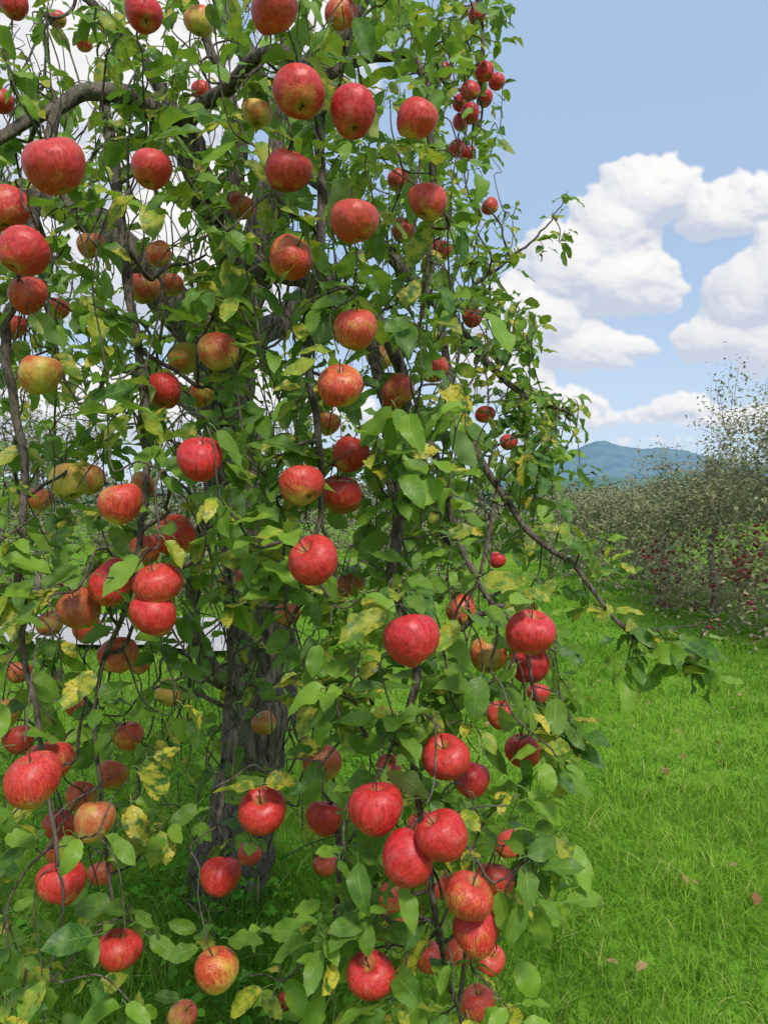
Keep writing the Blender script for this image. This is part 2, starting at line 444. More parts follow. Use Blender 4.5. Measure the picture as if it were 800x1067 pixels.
# ------------------------------------------------------------------ LIMBS of the main tree
LIMBS = [
 [(236,938,3.0,.20),(240,915,3.0,.150),(250,860,3.0,.125),(266,780,2.97,.112),(268,690,2.95,.105),(258,560,2.9,.10),(240,450,2.85,.10),(235,380,2.8,.10)],
 [(235,380,2.8,.10),(250,310,2.45,.062),(232,240,2.15,.046),(205,180,1.95,.036),(188,135,1.9,.030),(130,98,1.7,.022),(60,110,1.6,.014),(-20,160,1.5,.010),(-80,260,1.45,.007)],
 [(232,240,2.15,.036),(270,280,1.95,.028),(330,295,1.78,.020),(395,335,1.65,.016),(425,420,1.6,.011),(445,500,1.55,.008),(470,580,1.5,.006)],
 [(380,320,1.68,.014),(405,430,1.50,.0125),(408,480,1.42,.0115),(414,540,1.34,.0105),(410,600,1.28,.0095),(432,690,1.22,.007),(428,760,1.2,.006),(445,900,1.18,.005),(465,1010,1.2,.004),(480,1065,1.22,.003)],
 [(235,380,2.8,.095),(300,150,2.65,.062),(370,0,2.55,.045),(430,-90,2.6,.025),(480,-60,2.6,.013),(503,40,2.6,.008),(492,140,2.6,.004)],
 [(300,150,2.65,.045),(380,240,2.25,.024),(460,320,2.1,.015),(530,400,2.0,.008),(595,432,2.0,.004)],
 [(455,318,2.1,.012),(478,430,1.85,.010),(540,540,1.62,.0065),(598,590,1.5,.005),(645,650,1.42,.0040),(690,682,1.4,.0026),(736,700,1.4,.0015)],
 [(645,650,1.42,.003),(690,655,1.41,.0018),(738,648,1.4,.0012)],
 [(235,380,2.8,.09),(120,250,2.55,.055),(0,200,2.35,.04),(-150,250,2.2,.025),(-300,400,2.2,.01),(-340,560,2.2,.005)],
 [(60,110,1.6,.012),(22,290,1.42,.0095),(5,360,1.36,.0085),(25,480,1.34,.007),(20,640,1.28,.0055),(45,780,1.22,.004),(60,900,1.2,.003)],
 [(188,135,1.9,.022),(270,60,1.65,.015),(325,80,1.45,.011),(335,220,1.36,.009),(320,360,1.3,.0075),(335,480,1.27,.006),(330,560,1.25,.004)],
 [(110,100,1.68,.012),(130,260,1.5,.009),(150,420,1.4,.0075),(152,500,1.35,.0065),(140,600,1.3,.005),(100,740,1.4,.004),(120,960,1.3,.003)],
 [(325,80,1.45,.011),(430,60,1.45,.009),(450,180,1.42,.007),(440,330,1.5,.005)],
 [(240,450,2.85,.06),(200,420,3.4,.04),(120,380,4.0,.02),(100,420,4.5,.008)],
 [(235,380,2.8,.06),(330,300,3.3,.04),(400,260,3.8,.02),(430,330,4.2,.008)],
 [(300,150,2.65,.04),(230,0,2.7,.03),(180,-120,2.8,.02),(100,-180,2.8,.008)],
 [(264,720,2.95,.05),(215,690,2.7,.035),(200,600,2.4,.022),(230,520,2.1,.014),(240,640,1.8,.009),(235,760,1.6,.006),(228,860,1.4,.004)],
 [(262,610,2.9,.03),(300,660,2.4,.02),(310,760,1.9,.012),(350,850,1.5,.007),(350,960,1.35,.004)],
 [(430,430,1.6,.009),(452,470,1.5,.0085),(470,540,1.42,.007),(500,610,1.35,.005),(545,660,1.25,.003)],
 [(500,600,1.55,.004),(520,500,1.7,.006)],
 [(460,320,2.1,.008),(510,285,2.1,.005),(560,245,2.1,.003),(584,214,2.1,.0015)],
 [(432,690,1.22,.006),(500,640,1.2,.0045),(545,625,1.2,.003)],
 [(205,180,1.95,.025),(150,60,2.0,.016),(60,-20,2.0,.01),(-60,-40,2.0,.006)],
 [(232,240,2.15,.03),(250,140,2.1,.018),(215,40,2.1,.012),(190,-40,2.1,.007)],
]
bark = Acc(); twig = Acc()
bp = []; br = []
for i, Lm in enumerate(LIMBS):
    P = np.array([W(a, b, c) for a, b, c, d in Lm]); Rr = np.array([d for a, b, c, d in Lm])
    if i == 0: P[0, 2] = -.12
    P2, R2 = catmull(P, Rr, 10)
    amp = np.clip(R2*.45, .003, .014)
    t = np.linspace(0, 1, len(P2))
    jit = np.stack([np.sin(t*31+i+q*2)*.6+np.sin(t*67+i*2+q)*.4 for q in range(3)], -1)*amp[:, None]
    jit[0] = 0
    P2 = P2+jit
    big = R2.max() > .03
    tv, tq = tube(P2, R2, 28 if i == 0 else (16 if big else 8), .06 if i == 0 else (.03 if big else .02))
    (bark if big else twig).add(tv, tq)
    bp.append(P2[::2]); br.append(R2[::2])
bp = np.vstack(bp); br = np.concatenate(br)

# ------------------------------------------------------------------ attractors
REG = [(230,480,-20,250,1.25,1.95,130,.073),(240,490,230,470,1.2,1.8,112,.075),(-10,240,-20,200,1.35,2.2,100,.070),(0,250,200,420,1.2,2.0,105,.072),
(0,270,420,640,1.1,1.8,94,.072),(250,480,450,640,1.2,1.7,76,.072),(445,525,-20,170,2.2,2.8,85,.060),
(400,500,170,330,1.8,2.5,50,.060),(485,540,215,330,1.9,2.3,28,.055),(470,560,320,440,1.8,2.3,66,.058),(540,605,400,500,1.8,2.2,44,.054),
(480,585,440,570,1.6,2.0,60,.058),(300,560,590,720,1.12,1.4,48,.071),(330,590,715,900,1.08,1.35,74,.071),(340,570,880,960,1.08,1.3,32,.071),(330,540,950,1075,1.08,1.3,36,.072),
(-10,200,640,800,1.1,1.6,36,.071),(-10,150,800,1075,1.08,1.5,36,.072),(170,320,640,900,1.35,2.0,28,.066),(170,330,890,1075,1.25,1.6,5,.066),
(650,735,665,712,1.37,1.43,9,.068),(650,735,640,665,1.37,1.43,4,.05),(540,640,540,640,1.45,1.6,14,.056),(550,600,650,780,1.15,1.3,14,.068),(555,590,205,260,2.05,2.15,6,.05),
(-260,0,-20,800,1.2,2.3,110,.072)]
att = []; al = []; ak = []
for (x0, x1, y0, y1, d0, d1, n, L) in REG:
    for _ in range(n):
        p = W(R.uniform(x0, x1), R.uniform(y0, y1), R.uniform(d0, d1))
        att.append(p); al.append(L*R.uniform(.72, 1.10)); ak.append(R.integers(3, 7))
c0 = np.array([-.95, 3.1, 2.7]); n = 0
while n < 340:
    q = R.uniform(-1, 1, 3)
    if np.linalg.norm(q) > 1 or np.linalg.norm(q) < .45: continue
    p = c0+q*np.array([1.55, 1.45, 1.45])
    if p[2] < .9 or p[1] < 2.1: continue
    if p[0]/p[1] > .14: continue
    if p[0]/p[1] < -.18 and (p[2]-1.5)/p[1] > .35 and R.random() < .4: continue
    att.append(p); al.append(.07); ak.append(R.integers(4, 8)); n += 1
# leafless twigs
for (x0, x1, y0, y1, d0, d1, n) in [(0,260,0,450,1.45,2.6,360),(180,340,250,700,1.4,2.6,190),(0,330,600,900,1.3,2.4,150),(380,520,300,600,1.4,2.0,120),(330,520,700,1000,1.15,1.5,40)]:
    for _ in range(n):
        att.append(W(R.uniform(x0, x1), R.uniform(y0, y1), R.uniform(d0, d1))); al.append(0); ak.append(0)
for a in apTop:
    att.append(a+np.array([R.normal(0, .004), R.normal(0, .004), .008])); al.append(.072); ak.append(R.integers(3, 6))
att = np.array(att)
D = np.linalg.norm(att[:, None]-apC[None], axis=2)-apR[None]
inside = D.min(1) < .0; att[inside, 2] += .06
chains = grow(bp, br, att, zs=.45)
for P, Rr in chains:
    P2, R2 = wiggle(P, Rr, .075, 3)
    R2 = np.maximum(R2, .0012)
    v, q = tube(P2, R2, 5)
    twig.add(v, q)
link(bpy.data.objects.new('trunk', bark.mesh('trunk', M_BARK)), tree)
link(bpy.data.objects.new('branches', twig.mesh('branches', M_TWIG)), tree)
# leaves
base = []; dirs = []; ups = []; Ls = []; lcs = []
for p, L, k in zip(att, al, ak):
    if k == 0: continue
    ctone = np.clip(R.normal(.46, .26), 0, 1)
    sick = R.random() < .17
    ph0 = R.uniform(0, 6.28)
    for j in range(k):
        a = ph0+j*2.4+R.normal(0, .3)
        e = R.uniform(-.95, .5)
        d = np.array([math.cos(a)*math.cos(e), math.sin(a)*math.cos(e)-.16, math.sin(e)-.12])
        d /= np.linalg.norm(d)
        u = np.array([R.normal(0, .42), R.normal(-.45, .42), 1.0])
        b = p+R.normal(0, .010, 3)
        base.append(b); dirs.append(d); ups.append(u)
        Ls.append(L*R.uniform(.55, 1.12))
        y = 0.0
        rr = R.random()-(.3 if sick else 0)
        if rr < .15: y = R.uniform(.35, .85)
        elif rr < .20: y = R.uniform(.9, 1.3)
        lcs.append((np.clip(ctone+R.normal(0, .24), 0, 1), y, R.random()))
base = np.array(base); dirs = np.array(dirs); ups = np.array(ups); Ls = np.array(Ls); lcs = np.array(lcs)
cen = base+dirs*(Ls*.75)[:, None]
diff = cen[:, None]-apC[None]
dist = np.linalg.norm(diff, axis=2)
bad = (dist < apR[None]*1.15).any(1)
# fruit sits on the open, sunny side of the curtain: thin the leaves in front of it
vd = norm(apC-EYE); al_ = (diff*vd[None]).sum(2); perp = np.linalg.norm(diff-al_[..., None]*vd[None], axis=2)
dd = np.linalg.norm(apC-EYE, axis=1)
need = (apR*.90)[None]*np.clip(1+al_/dd[None], .2, 1)+(Ls*.28)[:, None]
cover = ((al_ < 0) & (perp < need)).any(1)
keep = ~bad & ~(cover & (R.random(len(base)) < .88))
base, dirs, ups, Ls, lcs = [a[keep] for a in (base, dirs, ups, Ls, lcs)]
V, Q, uv, LC = leaves(base, dirs, ups, Ls, lcs, rows=12, cols=4, wr=.285)
link(bpy.data.objects.new('leaves', make_mesh('leaves', V, Q, {'luv': uv, 'lc': LC}, M_LEAF)), tree)
print('LEAVES', len(base), 'CHAINS', len(chains))

# ------------------------------------------------------------------ GROUND
def gz(x, y):
    near = np.clip((30-np.hypot(x, y))/30, 0, 1)
    return (.035*sn(x*.9, y*.9, 1)+.03*sn(x*.3, y*.25, 4))*near
xs = np.r_[-6000, -2000, -600, -200, -80, np.linspace(-30, 30, 121), 80, 200, 600, 2000, 6000]
ys = np.r_[-6000, -600, -60, np.linspace(-8, 45, 107), 80, 200, 600, 2000, 6000]
X, Y = np.meshgrid(xs, ys, indexing='ij')
Z = gz(X, Y)
nx_, ny_ = X.shape
i = np.arange(nx_-1)[:, None]*ny_; j = np.arange(ny_-1)[None]
Q = np.stack([i+j, i+ny_+j, i+ny_+j+1, i+j+1], -1).reshape(-1, 4)
m, t, out = new_mat('grass_ground')
g = t.n('ShaderNodeNewGeometry'); pos = g.outputs['Position']
n1 = t.noise(pos, .6, 3); n2 = t.noise(pos, 14, 3, .7)
col = t.mix(t.rng(n2, .3, .7), (.050, .13, .012), (.16, .33, .03))
col = t.mix(t.rng(n1, .4, .65, 0, .5), col, (.22, .36, .05))
d = t.n('ShaderNodeBsdfDiffuse'); t.l(col, d.inputs[0]); t.l(d.outputs[0], out.inputs[0])
link(bpy.data.objects.new('ground', make_mesh('ground', np.stack([X, Y, Z], -1), Q, None, m)))

# gravel farm lane seen through the left of the tree
m, t, out = new_mat('gravel')
g = t.n('ShaderNodeNewGeometry'); pos = g.outputs['Position']
gc = t.mix(t.rng(t.noise(pos, 60, 3), .35, .65), (.34, .33, .32), (.62, .61, .60))
t.l(principled(t, gc, .9, .2, bump(t, t.vor(pos, 45), .6, .02)), out.inputs[0])
yy = np.linspace(0, 1, 60)
ctr = np.stack([-14+12.4*yy*1.0, 9.0+0*yy+.8*np.sin(yy*3)], -1)
hw = 1.15+.08*np.sin(yy*40)
A = np.stack([np.stack([ctr[:, 0], ctr[:, 1]+s*hw+.05*np.sin(yy*70+s), 0*yy], -1) for s in (-1, 1)], 1)
A[:, :, 2] = .075
Qr = np.array([[2*k, 2*k+2, 2*k+3, 2*k+1] for k in range(59)])
link(bpy.data.objects.new('gravel_road', make_mesh('gravel_road', A, Qr, None, m)))

# ------------------------------------------------------------------ GRASS blades (one mesh)
def blades(n, y0, y1, h0, wid, seg=3, side=.75):
    y = np.sqrt(R.uniform(y0*y0, y1*y1, n)); x = R.uniform(-side, side, n)*y
    tuft = sn(x*5, y*5, 2)*.5+sn(x*13, y*13, 5)*.5
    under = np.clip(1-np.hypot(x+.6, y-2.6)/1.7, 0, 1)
    H = h0*(.75+.65*tuft)*R.uniform(.5, 1.5, n)*(1+.7*under)
    H = np.maximum(H, .015)
    a = R.uniform(0, 6.28, n); lean = R.uniform(.2, 1.3, n)
    la = a+R.normal(0, .6, n)+1.5*sn(x*2, y*2, 7)
    u = np.linspace(0, 1, seg+1)[None]
    px = x[:, None]+np.cos(la)[:, None]*lean[:, None]*H[:, None]*u**2
    py = y[:, None]+np.sin(la)[:, None]*lean[:, None]*H[:, None]*u**2
    pz = gz(x, y)[:, None]+H[:, None]*u*(1-.3*lean[:, None]*u)-.005
    w = wid*R.uniform(.6, 1.3, n)[:, None]*np.array([1, .9, .65, .08] if seg == 3 else [1, .8, .1])[None]
    wx = -np.sin(a)[:, None]*w; wy = np.cos(a)[:, None]*w
    V = np.stack([np.stack([px-wx, py-wy, pz], -1), np.stack([px+wx, py+wy, pz], -1)], 2)
    base = np.array([[2*k, 2*k+1, 2*k+3, 2*k+2] for k in range(seg)])
    Q = (base[None]+np.arange(n)[:, None, None]*(2*(seg+1))).reshape(-1, 4)
    sw = np.sin((x-.25*y)*2.6+.4*np.sin(y*.7))*.20                        # mowing swaths
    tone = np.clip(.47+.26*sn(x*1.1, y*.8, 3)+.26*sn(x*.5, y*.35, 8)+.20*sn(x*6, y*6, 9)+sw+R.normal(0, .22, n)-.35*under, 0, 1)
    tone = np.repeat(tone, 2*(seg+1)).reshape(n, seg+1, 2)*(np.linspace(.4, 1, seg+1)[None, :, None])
    z = np.repeat((R.random(n) < .07)*R.uniform(.3, .9, n), 2*(seg+1)).reshape(n, seg+1, 2)
    lc = np.stack([tone, z, z*0], -1)
    return V.reshape(-1, 3), Q, lc.reshape(-1, 3)
gv = Acc(); glc = []
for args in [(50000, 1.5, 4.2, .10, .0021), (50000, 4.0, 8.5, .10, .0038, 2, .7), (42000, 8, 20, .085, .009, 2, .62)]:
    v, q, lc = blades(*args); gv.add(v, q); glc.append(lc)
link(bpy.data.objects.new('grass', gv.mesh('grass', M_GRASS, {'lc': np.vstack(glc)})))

# broad-leaved weeds under the tree (one mesh)
n = 5500
wx = R.uniform(-2.4, .35, n); wy = R.uniform(1.5, 5.0, n)
k = (sn(wx*3, wy*3, 11) > -.25) & (wx/wy < .05+.05*np.sin(wy*7)); wx = wx[k]; wy = wy[k]; n = len(wx)
wz = gz(wx, wy)+R.uniform(.02, .15, n)*(1+.9*(np.hypot(wx+.6, wy-3) < .6))
a = R.uniform(0, 6.28, n)
d = norm(np.stack([np.cos(a), np.sin(a), R.uniform(-.3, .6, n)], -1)); u = np.stack([R.normal(0, .3, n), R.normal(-.1, .3, n), np.ones(n)], -1)
V, Q, uv, LC = leaves(np.stack([wx, wy, wz], -1), d, u, R.uniform(.02, .05, n), np.stack([R.uniform(0, 1, n), 0*a, a], -1), rows=4, cols=2, petiole=.1, wr=.28)
link(bpy.data.objects.new('weeds', make_mesh('weeds', V, Q, {'lc': LC}, M_WEED)))

# fallen apples
for (x, y, un) in [(-.29, 2.28, 0), (-.55, 3.3, .3), (-1.3, 3.0, .2), (.05, 2.7, .1)]:
    o = bpy.data.objects.new('fallen_apple', AM[3]); o.scale = (.034,)*3
    o.location = (x, y, float(gz(np.array(x), np.array(y)))+.045); o.rotation_euler = (1.2, .4, x*9); o.color = (un, .1, 0, 1)
    link(o)
n = 60
lx = R.uniform(-1, 3.5, n); ly = R.uniform(2, 8, n); a = R.uniform(0, 6.28, n)
V, Q, uv, LC = leaves(np.stack([lx, ly, gz(lx, ly)+.060], -1), norm(np.stack([np.cos(a), np.sin(a), R.normal(0, .2, n)], -1)), np.stack([R.normal(0, .3, n), R.normal(0, .3, n), np.ones(n)], -1), R.uniform(.04, .06, n), np.stack([R.uniform(0, 1, n), 0*a, a], -1), rows=6, cols=2)
link(bpy.data.objects.new('fallen_leaves', make_mesh('fallen_leaves', V, Q, {'lc': LC}, M_DRY)))

# ------------------------------------------------------------------ ORCHARD ROW
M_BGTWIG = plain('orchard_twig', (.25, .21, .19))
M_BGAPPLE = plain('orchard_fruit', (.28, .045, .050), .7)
def ico_q():
    th = np.linspace(0.01, np.pi-.01, 6); ph = np.linspace(0, 2*np.pi, 8, endpoint=False)
    V = np.stack([np.sin(th)[:, None]*np.cos(ph), np.sin(th)[:, None]*np.sin(ph), np.cos(th)[:, None]*np.ones(8)*.9], -1).reshape(-1, 3)
    i = np.arange(5)[:, None]*8; j = np.arange(8)[None]; j2 = (j+1) % 8
    return V, np.stack([i+j, i+8+j, i+8+j2, i+j2], -1).reshape(-1, 4)
SV, SQ = ico_q()
def orchard_tree(x, y, h, w, nl, nap, ls, tone=.5, seed=0, natt=150, taper=.55):
    e = empty('apple_tree', (0, 0, 0))
    tr = Acc(); z0 = float(gz(np.array(x), np.array(y)))
    P = np.array([[x, y, z0-.1], [x+.03, y, z0+.35], [x-.04, y+.05, z0+h*.35], [x+.05, y-.03, z0+h*.6], [x, y, z0+h*.85]])
    P2, R2 = catmull(P, [.08, .06, .045, .025, .01], 6)
    v, q = tube(P2, R2, 8, .04); tr.add(v, q)
    pts = []
    while len(pts) < natt:
        q = R.uniform(-1, 1, 3)
        if np.linalg.norm(q[:2]) > 1: continue
        zz = ((q[2]+1)/2)**1.15
        rad = w*(1.0-taper*zz**1.8)*(1+.18*math.sin(q[0]*4+seed)+.15*math.sin(zz*9+seed*2))
        pts.append([x+q[0]*rad, y+q[1]*rad, z0+.05+h*.74*zz])
    for _ in range(natt//3):
        a = R.uniform(0, 6.28); r = w*R.uniform(0, .85); zt = h*R.uniform(.50, .78); ln = R.uniform(.12, .28)*h
        for f in (0, .5, 1): pts.append([x+r*math.cos(a)*(1+.1*f)+R.normal(0, .02), y+r*math.sin(a)*(1+.1*f), z0+zt+ln*f])
    pts = np.array(pts)
    ch = grow(P2, R2, pts, zs=.8, pl=.3, r0=.0022, ex=.38)
    samp = []
    for P, Rr in ch:
        A, B = catmull(P, Rr, 3); v, q = tube(A, B, 4); tr.add(v, q)
        samp.append(A)
    S = np.vstack(samp)
    link(bpy.data.objects.new('trunk_and_branches', tr.mesh('trunk_and_branches', M_BGTWIG)), e)
    b = S[R.integers(0, len(S), nl)]
    low = np.clip(1.25-(b[:, 2]-z0)/h*1.05, .10, 1)
    b = b+R.normal(0, 1, (nl, 3))*(.05+.15*low)[:, None]
    b[:, 2] = np.where(b[:, 2] < z0+.05, z0+.05+R.uniform(0, .5, nl), b[:, 2])
    a = R.uniform(0, 6.28, nl); d = norm(np.stack([np.cos(a), np.sin(a), R.uniform(-.9, .5, nl)], -1))
    u = norm(np.stack([R.normal(0, .4, nl), R.normal(-.3, .4, nl), np.ones(nl)], -1))
    tn = np.clip(tone+.35*sn(b[:, 0]*3, b[:, 2]*4, seed)+R.normal(0, .22, nl), 0, 1)
    brown = np.clip(R.normal(.25, .25, nl), 0, 1)
    V, Q, uv, LC = leaves(b, d, u, R.uniform(.6, 1.25, nl)*ls*(.75+.40*low), np.stack([tn, brown, a], -1), rows=2, cols=2, petiole=0)
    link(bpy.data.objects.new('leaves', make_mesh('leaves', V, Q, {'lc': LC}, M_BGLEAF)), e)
    if nap:
        SS = S[(S[:, 2] < z0+h*.42) & (S[:, 2] > z0+.1)]
        nc = nap//5
        cc = SS[R.integers(0, len(SS), nc)]+R.normal(0, .10, (nc, 3))
        c = np.repeat(cc, 5, axis=0)+R.normal(0, .05, (nc*5, 3)); nap = len(c)
        rr = R.uniform(.020, .030, nap)
        V = (SV[None]*rr[:, None, None]+c[:, None]).reshape(-1, 3)
        Q = (SQ[None]+np.arange(nap)[:, None, None]*len(SV)).reshape(-1, 4)
        link(bpy.data.objects.new('fruit', make_mesh('fruit', V, Q, None, M_BGAPPLE)), e)
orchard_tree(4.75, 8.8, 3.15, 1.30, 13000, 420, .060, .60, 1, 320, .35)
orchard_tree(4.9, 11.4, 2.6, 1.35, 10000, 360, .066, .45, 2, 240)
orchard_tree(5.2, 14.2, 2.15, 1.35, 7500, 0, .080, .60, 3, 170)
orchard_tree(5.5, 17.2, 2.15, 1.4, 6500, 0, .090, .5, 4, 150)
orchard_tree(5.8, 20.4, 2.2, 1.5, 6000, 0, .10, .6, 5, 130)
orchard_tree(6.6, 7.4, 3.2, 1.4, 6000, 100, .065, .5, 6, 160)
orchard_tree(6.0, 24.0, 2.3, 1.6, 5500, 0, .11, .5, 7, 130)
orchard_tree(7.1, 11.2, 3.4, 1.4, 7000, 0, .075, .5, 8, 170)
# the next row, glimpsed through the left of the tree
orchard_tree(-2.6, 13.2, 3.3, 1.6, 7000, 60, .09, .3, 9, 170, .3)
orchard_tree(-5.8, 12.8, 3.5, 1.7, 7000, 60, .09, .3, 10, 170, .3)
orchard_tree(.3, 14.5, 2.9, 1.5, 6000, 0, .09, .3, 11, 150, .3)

# ------------------------------------------------------------------ masses: shrubs and forest
def mass(name, centres, n_each, ls, mat, tone=.5, brown=0.):
    B = []; T = []
    for (x, y, z, rx, ry, rz) in centres:
        q = norm(R.normal(0, 1, (n_each, 3)))*(R.uniform(.55, 1.0, n_each)**.5)[:, None]
        lump = 1+.22*np.sin(q[:, 0]*5+x)+.18*np.sin(q[:, 2]*7+y+q[:, 1]*4)
        p = q*lump[:, None]*np.array([rx, ry, rz])+np.array([x, y, z])
        p[:, 2] = np.maximum(p[:, 2], R.uniform(.0, .3, n_each))
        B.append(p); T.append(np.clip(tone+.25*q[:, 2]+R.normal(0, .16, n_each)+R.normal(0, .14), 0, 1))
    B = np.vstack(B); T = np.concatenate(T); n = len(B)
    a = R.uniform(0, 6.28, n); d = norm(np.stack([np.cos(a), np.sin(a), R.uniform(-.9, .6, n)], -1))
    u = norm(np.stack([R.normal(0, .5, n), R.normal(-.3, .5, n), np.ones(n)], -1))
    V, Q, uv, LC = leaves(B, d, u, R.uniform(.6, 1.3, n)*ls, np.stack([T, np.clip(R.normal(brown, .2, n), 0, 1), a], -1), rows=2, cols=2, petiole=0, wr=.4)
    link(bpy.data.objects.new(name, make_mesh(name, V, Q, {'lc': LC}, mat)))
cs = [(x, 29+R.uniform(-2, 4), .8, R.uniform(.9, 1.8), 1.2, R.uniform(.7, 1.5)) for x in np.arange(-24, 9, 1.0)]
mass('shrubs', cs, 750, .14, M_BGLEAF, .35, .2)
cs = [(x+R.normal(0, 3), R.uniform(95, 150), R.uniform(1.8, 3.0), R.uniform(3, 6), 4, R.uniform(2.4, 4.6)) for x in np.arange(-110, 130, 2.6)]
mass('forest', cs, 420, .9, M_FOREST, .3)

# hills
def hill(name, dist, prof, col1, col2):  # blue aerial haze is put into both wood colours
    pp = np.array(prof, float)
    az = np.linspace(pp[0, 0], pp[-1, 0], 900)
    h = np.interp(az, pp[:, 0], pp[:, 1]); h = np.convolve(np.pad(h, 2, 'edge'), np.ones(5)/5, 'valid')
    h = h+.5*np.sin(az*.09)+.4*np.sin(az*.23+1)+.3*np.sin(az*.6)
    hx = (az-400)/F*dist; top = 1.5+h/F*dist
    rows = 24; V = []
    for k in range(rows+1):
        f = k/rows
        y = dist-dist*.35*(1-f)
        z = top*(f**1.4)*(1+.06*(1-f)*np.sin(hx/dist*40+f*9)); V.append(np.stack([hx, y+0*hx, z-2*(k == 0)], -1))
    V.append(np.stack([hx, dist*1.25+0*hx, 0*hx-2], -1))
    V = np.array(V); r, c = V.shape[:2]
    i = np.arange(r-1)[:, None]*c; j = np.arange(c-1)[None]
    Q = np.stack([i+j, i+j+1, i+c+j+1, i+c+j], -1).reshape(-1, 4)
    m, t, out = new_mat(name+'_hazy_woods')
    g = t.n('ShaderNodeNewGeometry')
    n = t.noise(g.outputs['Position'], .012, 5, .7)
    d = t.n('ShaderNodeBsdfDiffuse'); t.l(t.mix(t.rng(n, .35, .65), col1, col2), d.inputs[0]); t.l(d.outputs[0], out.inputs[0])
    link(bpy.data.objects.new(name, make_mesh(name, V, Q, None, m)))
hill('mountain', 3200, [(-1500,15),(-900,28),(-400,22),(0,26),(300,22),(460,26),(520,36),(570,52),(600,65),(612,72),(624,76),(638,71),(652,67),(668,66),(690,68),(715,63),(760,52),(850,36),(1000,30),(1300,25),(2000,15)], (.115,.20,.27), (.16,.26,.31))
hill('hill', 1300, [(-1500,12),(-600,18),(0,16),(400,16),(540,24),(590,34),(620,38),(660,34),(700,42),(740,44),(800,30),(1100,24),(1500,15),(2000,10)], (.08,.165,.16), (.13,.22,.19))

# ------------------------------------------------------------------ SKY : Nishita + cumulus built as heaps of puffs
SUN_AZ = math.atan2(.30, -.85); SUN_EL = math.radians(50)
IW, IH = 4096, 2048
PX = IW/(2*math.pi)                       # texels per radian
rg = np.random.default_rng(21)
def fbm(h, w, beta, seed):
    r_ = np.random.default_rng(seed)
    f = np.hypot(np.fft.fftfreq(h)[:, None]*h, np.fft.rfftfreq(w)[None]*w); f[0, 0] = 1
    sp = np.fft.rfft2(r_.normal(0, 1, (h, w)))/f**(beta); sp[f < 3] = 0
    o = np.fft.irfft2(sp, s=(h, w)); return o/o.std()
CWn = int(IW*.42); CHn = int(IH*.30)      # window: az -75..75 deg, el 0..54 deg
A0 = -.42*math.pi
warp1 = fbm(1024, 2048, 1.5, 1)[:CHn, :CWn]; warp2 = fbm(1024, 2048, 1.5, 2)[:CHn, :CWn]; fine = fbm(1024, 2048, 1.15, 3)[:CHn, :CWn]
Hm = np.full((CHn, CWn), -9.0)
def puff(az, el, r, dep):
    cx = (az-A0)*PX; cy = el*PX; rr = r*PX
    x0, x1 = int(max(0, cx-rr-1)), int(min(CWn, cx+rr+2)); y0, y1 = int(max(0, cy-rr-1)), int(min(CHn, cy+rr+2))
    if x1 <= x0 or y1 <= y0: return
    yy, xx = np.mgrid[y0:y1, x0:x1]
    d2 = ((xx-cx)**2+(yy-cy)**2)/rr**2
    z = np.where(d2 < 1, np.sqrt(np.clip(1-d2, 0, 1))*rr+dep*PX, -9.0)
    Hm[y0:y1, x0:x1] = np.maximum(Hm[y0:y1, x0:x1], z)
def bear(px, py):
    a = math.atan((px-400)/F); return a, math.atan((533-py)/F*math.cos(a))
def cumulus(px, py, rx, ry, n, flat=True):
    a0, e0 = bear(px, py); rx /= PX; ry /= PX
    rx *= .78; ry *= .78
    for _ in range(n):
        t_ = rg.uniform(0, 2*math.pi); q = rg.uniform(0, 1)**.5
        x = q*math.cos(t_); y = q*math.sin(t_)
        if flat and y < -.35: y = -.35+.2*(y+.35)
        size = min(rx, ry)*rg.uniform(.10, .42)*(1.15-.55*q)
        puff(a0+x*rx, e0+y*ry, size, min(rx, ry)*.8*(1-q*q))
for c in [(672,205,66,50,240),(705,195,36,26,90),(635,240,56,56,200),(595,280,74,60,260),(555,335,78,66,220),(640,300,84,60,300),(745,225,55,34,200),(785,205,40,30,120),
          (600,365,90,36,240),(780,305,66,56,240),(765,350,76,40,220),(840,280,90,80,260),(850,360,90,50,200),(520,390,90,50,200),
          (655,360,44,20,120),(700,418,60,18,160),(740,430,60,14,140),(630,430,80,14,180),(800,432,70,16,160),(580,415,70,26,140),(660,455,110,8,150),
          (60,90,230,170,700),(150,270,210,140,600),(-150,200,200,200,500),(280,430,160,60,300),(120,440,200,60,400),(330,60,90,90,200),(-400,300,260,120,400),(1050,330,130,110,300),(1300,250,200,120,300)]:
    a_, e_ = c[2]*PX/F*.86, c[3]*PX/F*.86
    cumulus(c[0], c[1], a_/1.0, e_/1.0, c[4])
yy, xx = np.mgrid[0:CHn, 0:CWn].astype(float)
def samp(Z, y, x):
    y = np.clip(y, 0, CHn-1.001); x = np.clip(x, 0, CWn-1.001); y0 = y.astype(int); x0 = x.astype(int); fy = y-y0; fx = x-x0
    y1 = np.minimum(y0+1, CHn-1); x1 = np.minimum(x0+1, CWn-1)
    return (Z[y0, x0]*(1-fx)+Z[y0, x1]*fx)*(1-fy)+(Z[y1, x0]*(1-fx)+Z[y1, x1]*fx)*fy
def blur(Z, s):
    k = np.exp(-.5*(np.arange(-int(3*s)-1, int(3*s)+2)/s)**2); k /= k.sum()
    Z = np.apply_along_axis(lambda v: np.convolve(v, k, 'same'), 0, Z)
    return np.apply_along_axis(lambda v: np.convolve(v, k, 'same'), 1, Z)
Hw = samp(Hm, yy+warp1*4.0+fine*.9, xx+warp2*4.0-fine*.9)
mask = (Hw > -5).astype(float)
Hs = np.where(Hw > -5, Hw, 0)
H1 = blur(Hs, 1.6)+fine*.9; H2 = blur(Hs, 7)
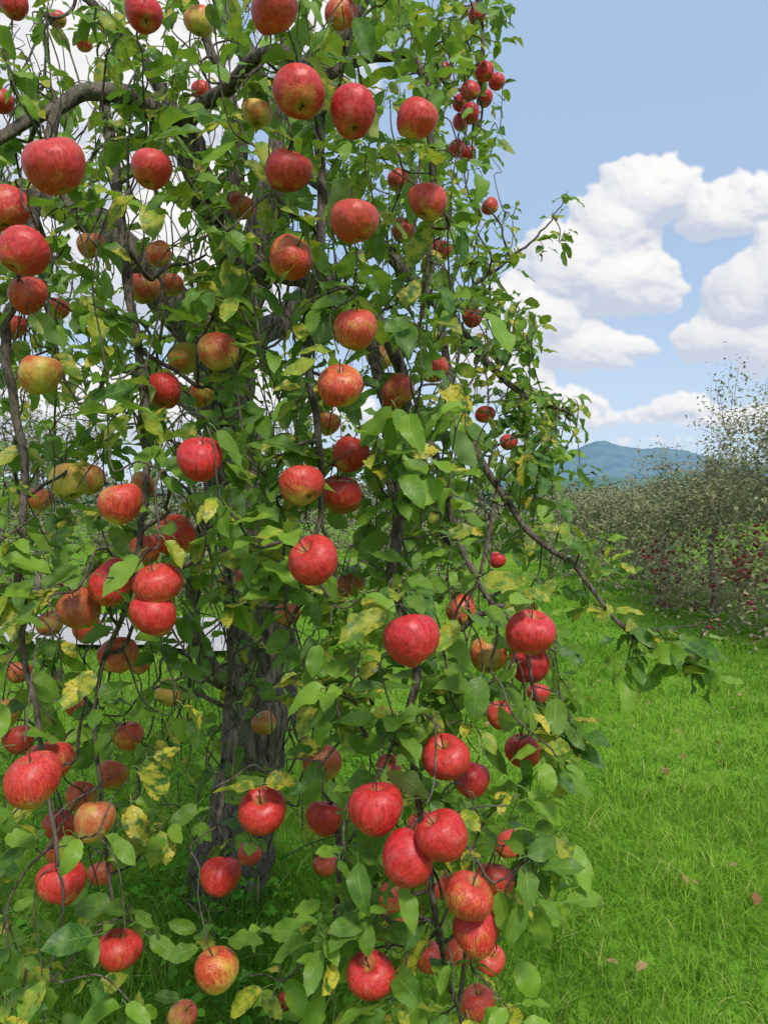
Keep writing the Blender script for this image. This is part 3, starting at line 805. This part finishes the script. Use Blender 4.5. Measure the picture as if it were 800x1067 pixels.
def shade(Z, k):
    gy, gx = np.gradient(Z); nz_ = 1/np.sqrt(1+(k*gx)**2+(k*gy)**2)
    L = np.array([.25, .62, .74]); return (-k*gx*L[0]-k*gy*L[1]+L[2])*nz_
lit = .5*shade(H1, .6)+.5*shade(H2, .95)
lit = blur(lit, .8)
lit = np.clip((lit-.35)/.62, 0, 1)
soft = blur(mask, 1.3)*.6+blur(mask, 6)*.4
alpha = np.clip((soft+fine*.04-.18)/.60, 0, 1); alpha = alpha*alpha*(3-2*alpha)
img = np.zeros((IH, IW, 4), np.float32); img[..., 3] = 1
ge = fbm(IH//2, IW//2, 1.7, 9); ge = np.repeat(np.repeat(ge, 2, 0), 2, 1)
ga = np.clip((ge-.25)/.9, 0, 1)
img[..., 0] = ga*.9; img[..., 1] = np.clip(.6+.25*ge, 0, 1)
c0_ = int(IW*.25+A0*PX); r0_ = IH//2
win_x = np.clip(np.minimum(np.arange(CWn), CWn-1-np.arange(CWn))/220, 0, 1)[None]; win_y = np.clip((CHn-1-np.arange(CHn))/120, 0, 1)[:, None]
wgt = win_x*win_y
cols_ = (c0_+np.arange(CWn)) % IW
blk = img[r0_:r0_+CHn][:, cols_]
blk[..., 0] = blk[..., 0]*(1-wgt)+alpha*wgt; blk[..., 1] = blk[..., 1]*(1-wgt)+lit*wgt
img[r0_:r0_+CHn, cols_] = blk
cim = bpy.data.images.new('cloud_map', IW, IH, alpha=False, float_buffer=False)
cim.colorspace_settings.name = 'Non-Color'
cim.pixels.foreach_set(img.ravel()); cim.update(); cim.pack()
del img

world = bpy.data.worlds.new('World'); scene.world = world; world.use_nodes = True
world.cycles.sampling_method = 'NONE'
nt = world.node_tree; nt.nodes.clear(); t = NT(nt)
out = t.n('ShaderNodeOutputWorld'); bg = t.n('ShaderNodeBackground'); bg.inputs[1].default_value = .125
sky = t.n('ShaderNodeTexSky', sky_type='NISHITA'); sky.sun_disc = False
sky.sun_elevation = SUN_EL; sky.sun_rotation = SUN_AZ; sky.dust_density = 1.5; sky.ozone_density = 2.0; sky.air_density = 1.0
tc = t.n('ShaderNodeTexCoord').outputs['Generated']
env = t.n('ShaderNodeTexEnvironment'); env.image = cim; t.l(tc, env.inputs[0])
es = t.n('ShaderNodeSeparateColor'); t.l(env.outputs[0], es.inputs[0])
ccol = t.mix(es.outputs[1], (4.7, 5.15, 6.05), (8.1, 7.9, 7.7))
sp = t.n('ShaderNodeSeparateXYZ'); t.l(tc, sp.inputs[0])
haze = t.rng(sp.outputs[2], .32, 0.0, 0, .70, True)
skyc = t.mix(.70, sky.outputs[0], (4.1, 5.5, 7.6))
skyc = t.mix(haze, skyc, (5.6, 6.6, 7.7))
ccol = t.mix(t.m('MULTIPLY', haze, .35), ccol, (6.4, 6.8, 7.4))
fin = t.mix(t.m('MULTIPLY', es.outputs[0], .97), skyc, ccol)
t.l(fin, bg.inputs[0]); t.l(bg.outputs[0], out.inputs[0])

# ------------------------------------------------------------------ SUN (hazy)
sd = bpy.data.lights.new('sun', 'SUN'); sd.energy = 3.0; sd.angle = math.radians(9.0); sd.color = (1, .95, .87)
so = bpy.data.objects.new('sun', sd); link(so)
v = Vector((math.sin(SUN_AZ)*math.cos(SUN_EL), math.cos(SUN_AZ)*math.cos(SUN_EL), math.sin(SUN_EL)))
so.rotation_euler = v.to_track_quat('Z', 'Y').to_euler()

# ------------------------------------------------------------------ CAMERA
cam = bpy.data.cameras.new('camera'); co = bpy.data.objects.new('camera', cam); link(co)
cam.sensor_fit = 'VERTICAL'; cam.sensor_height = 36; cam.lens = 36*800/1067
cam.clip_start = .05; cam.clip_end = 20000
co.location = (0, 0, CH); co.rotation_euler = (math.pi/2, 0, 0)
scene.camera = co
scene.view_settings.view_transform = 'Standard'; scene.view_settings.look = 'None'; scene.view_settings.exposure = 0
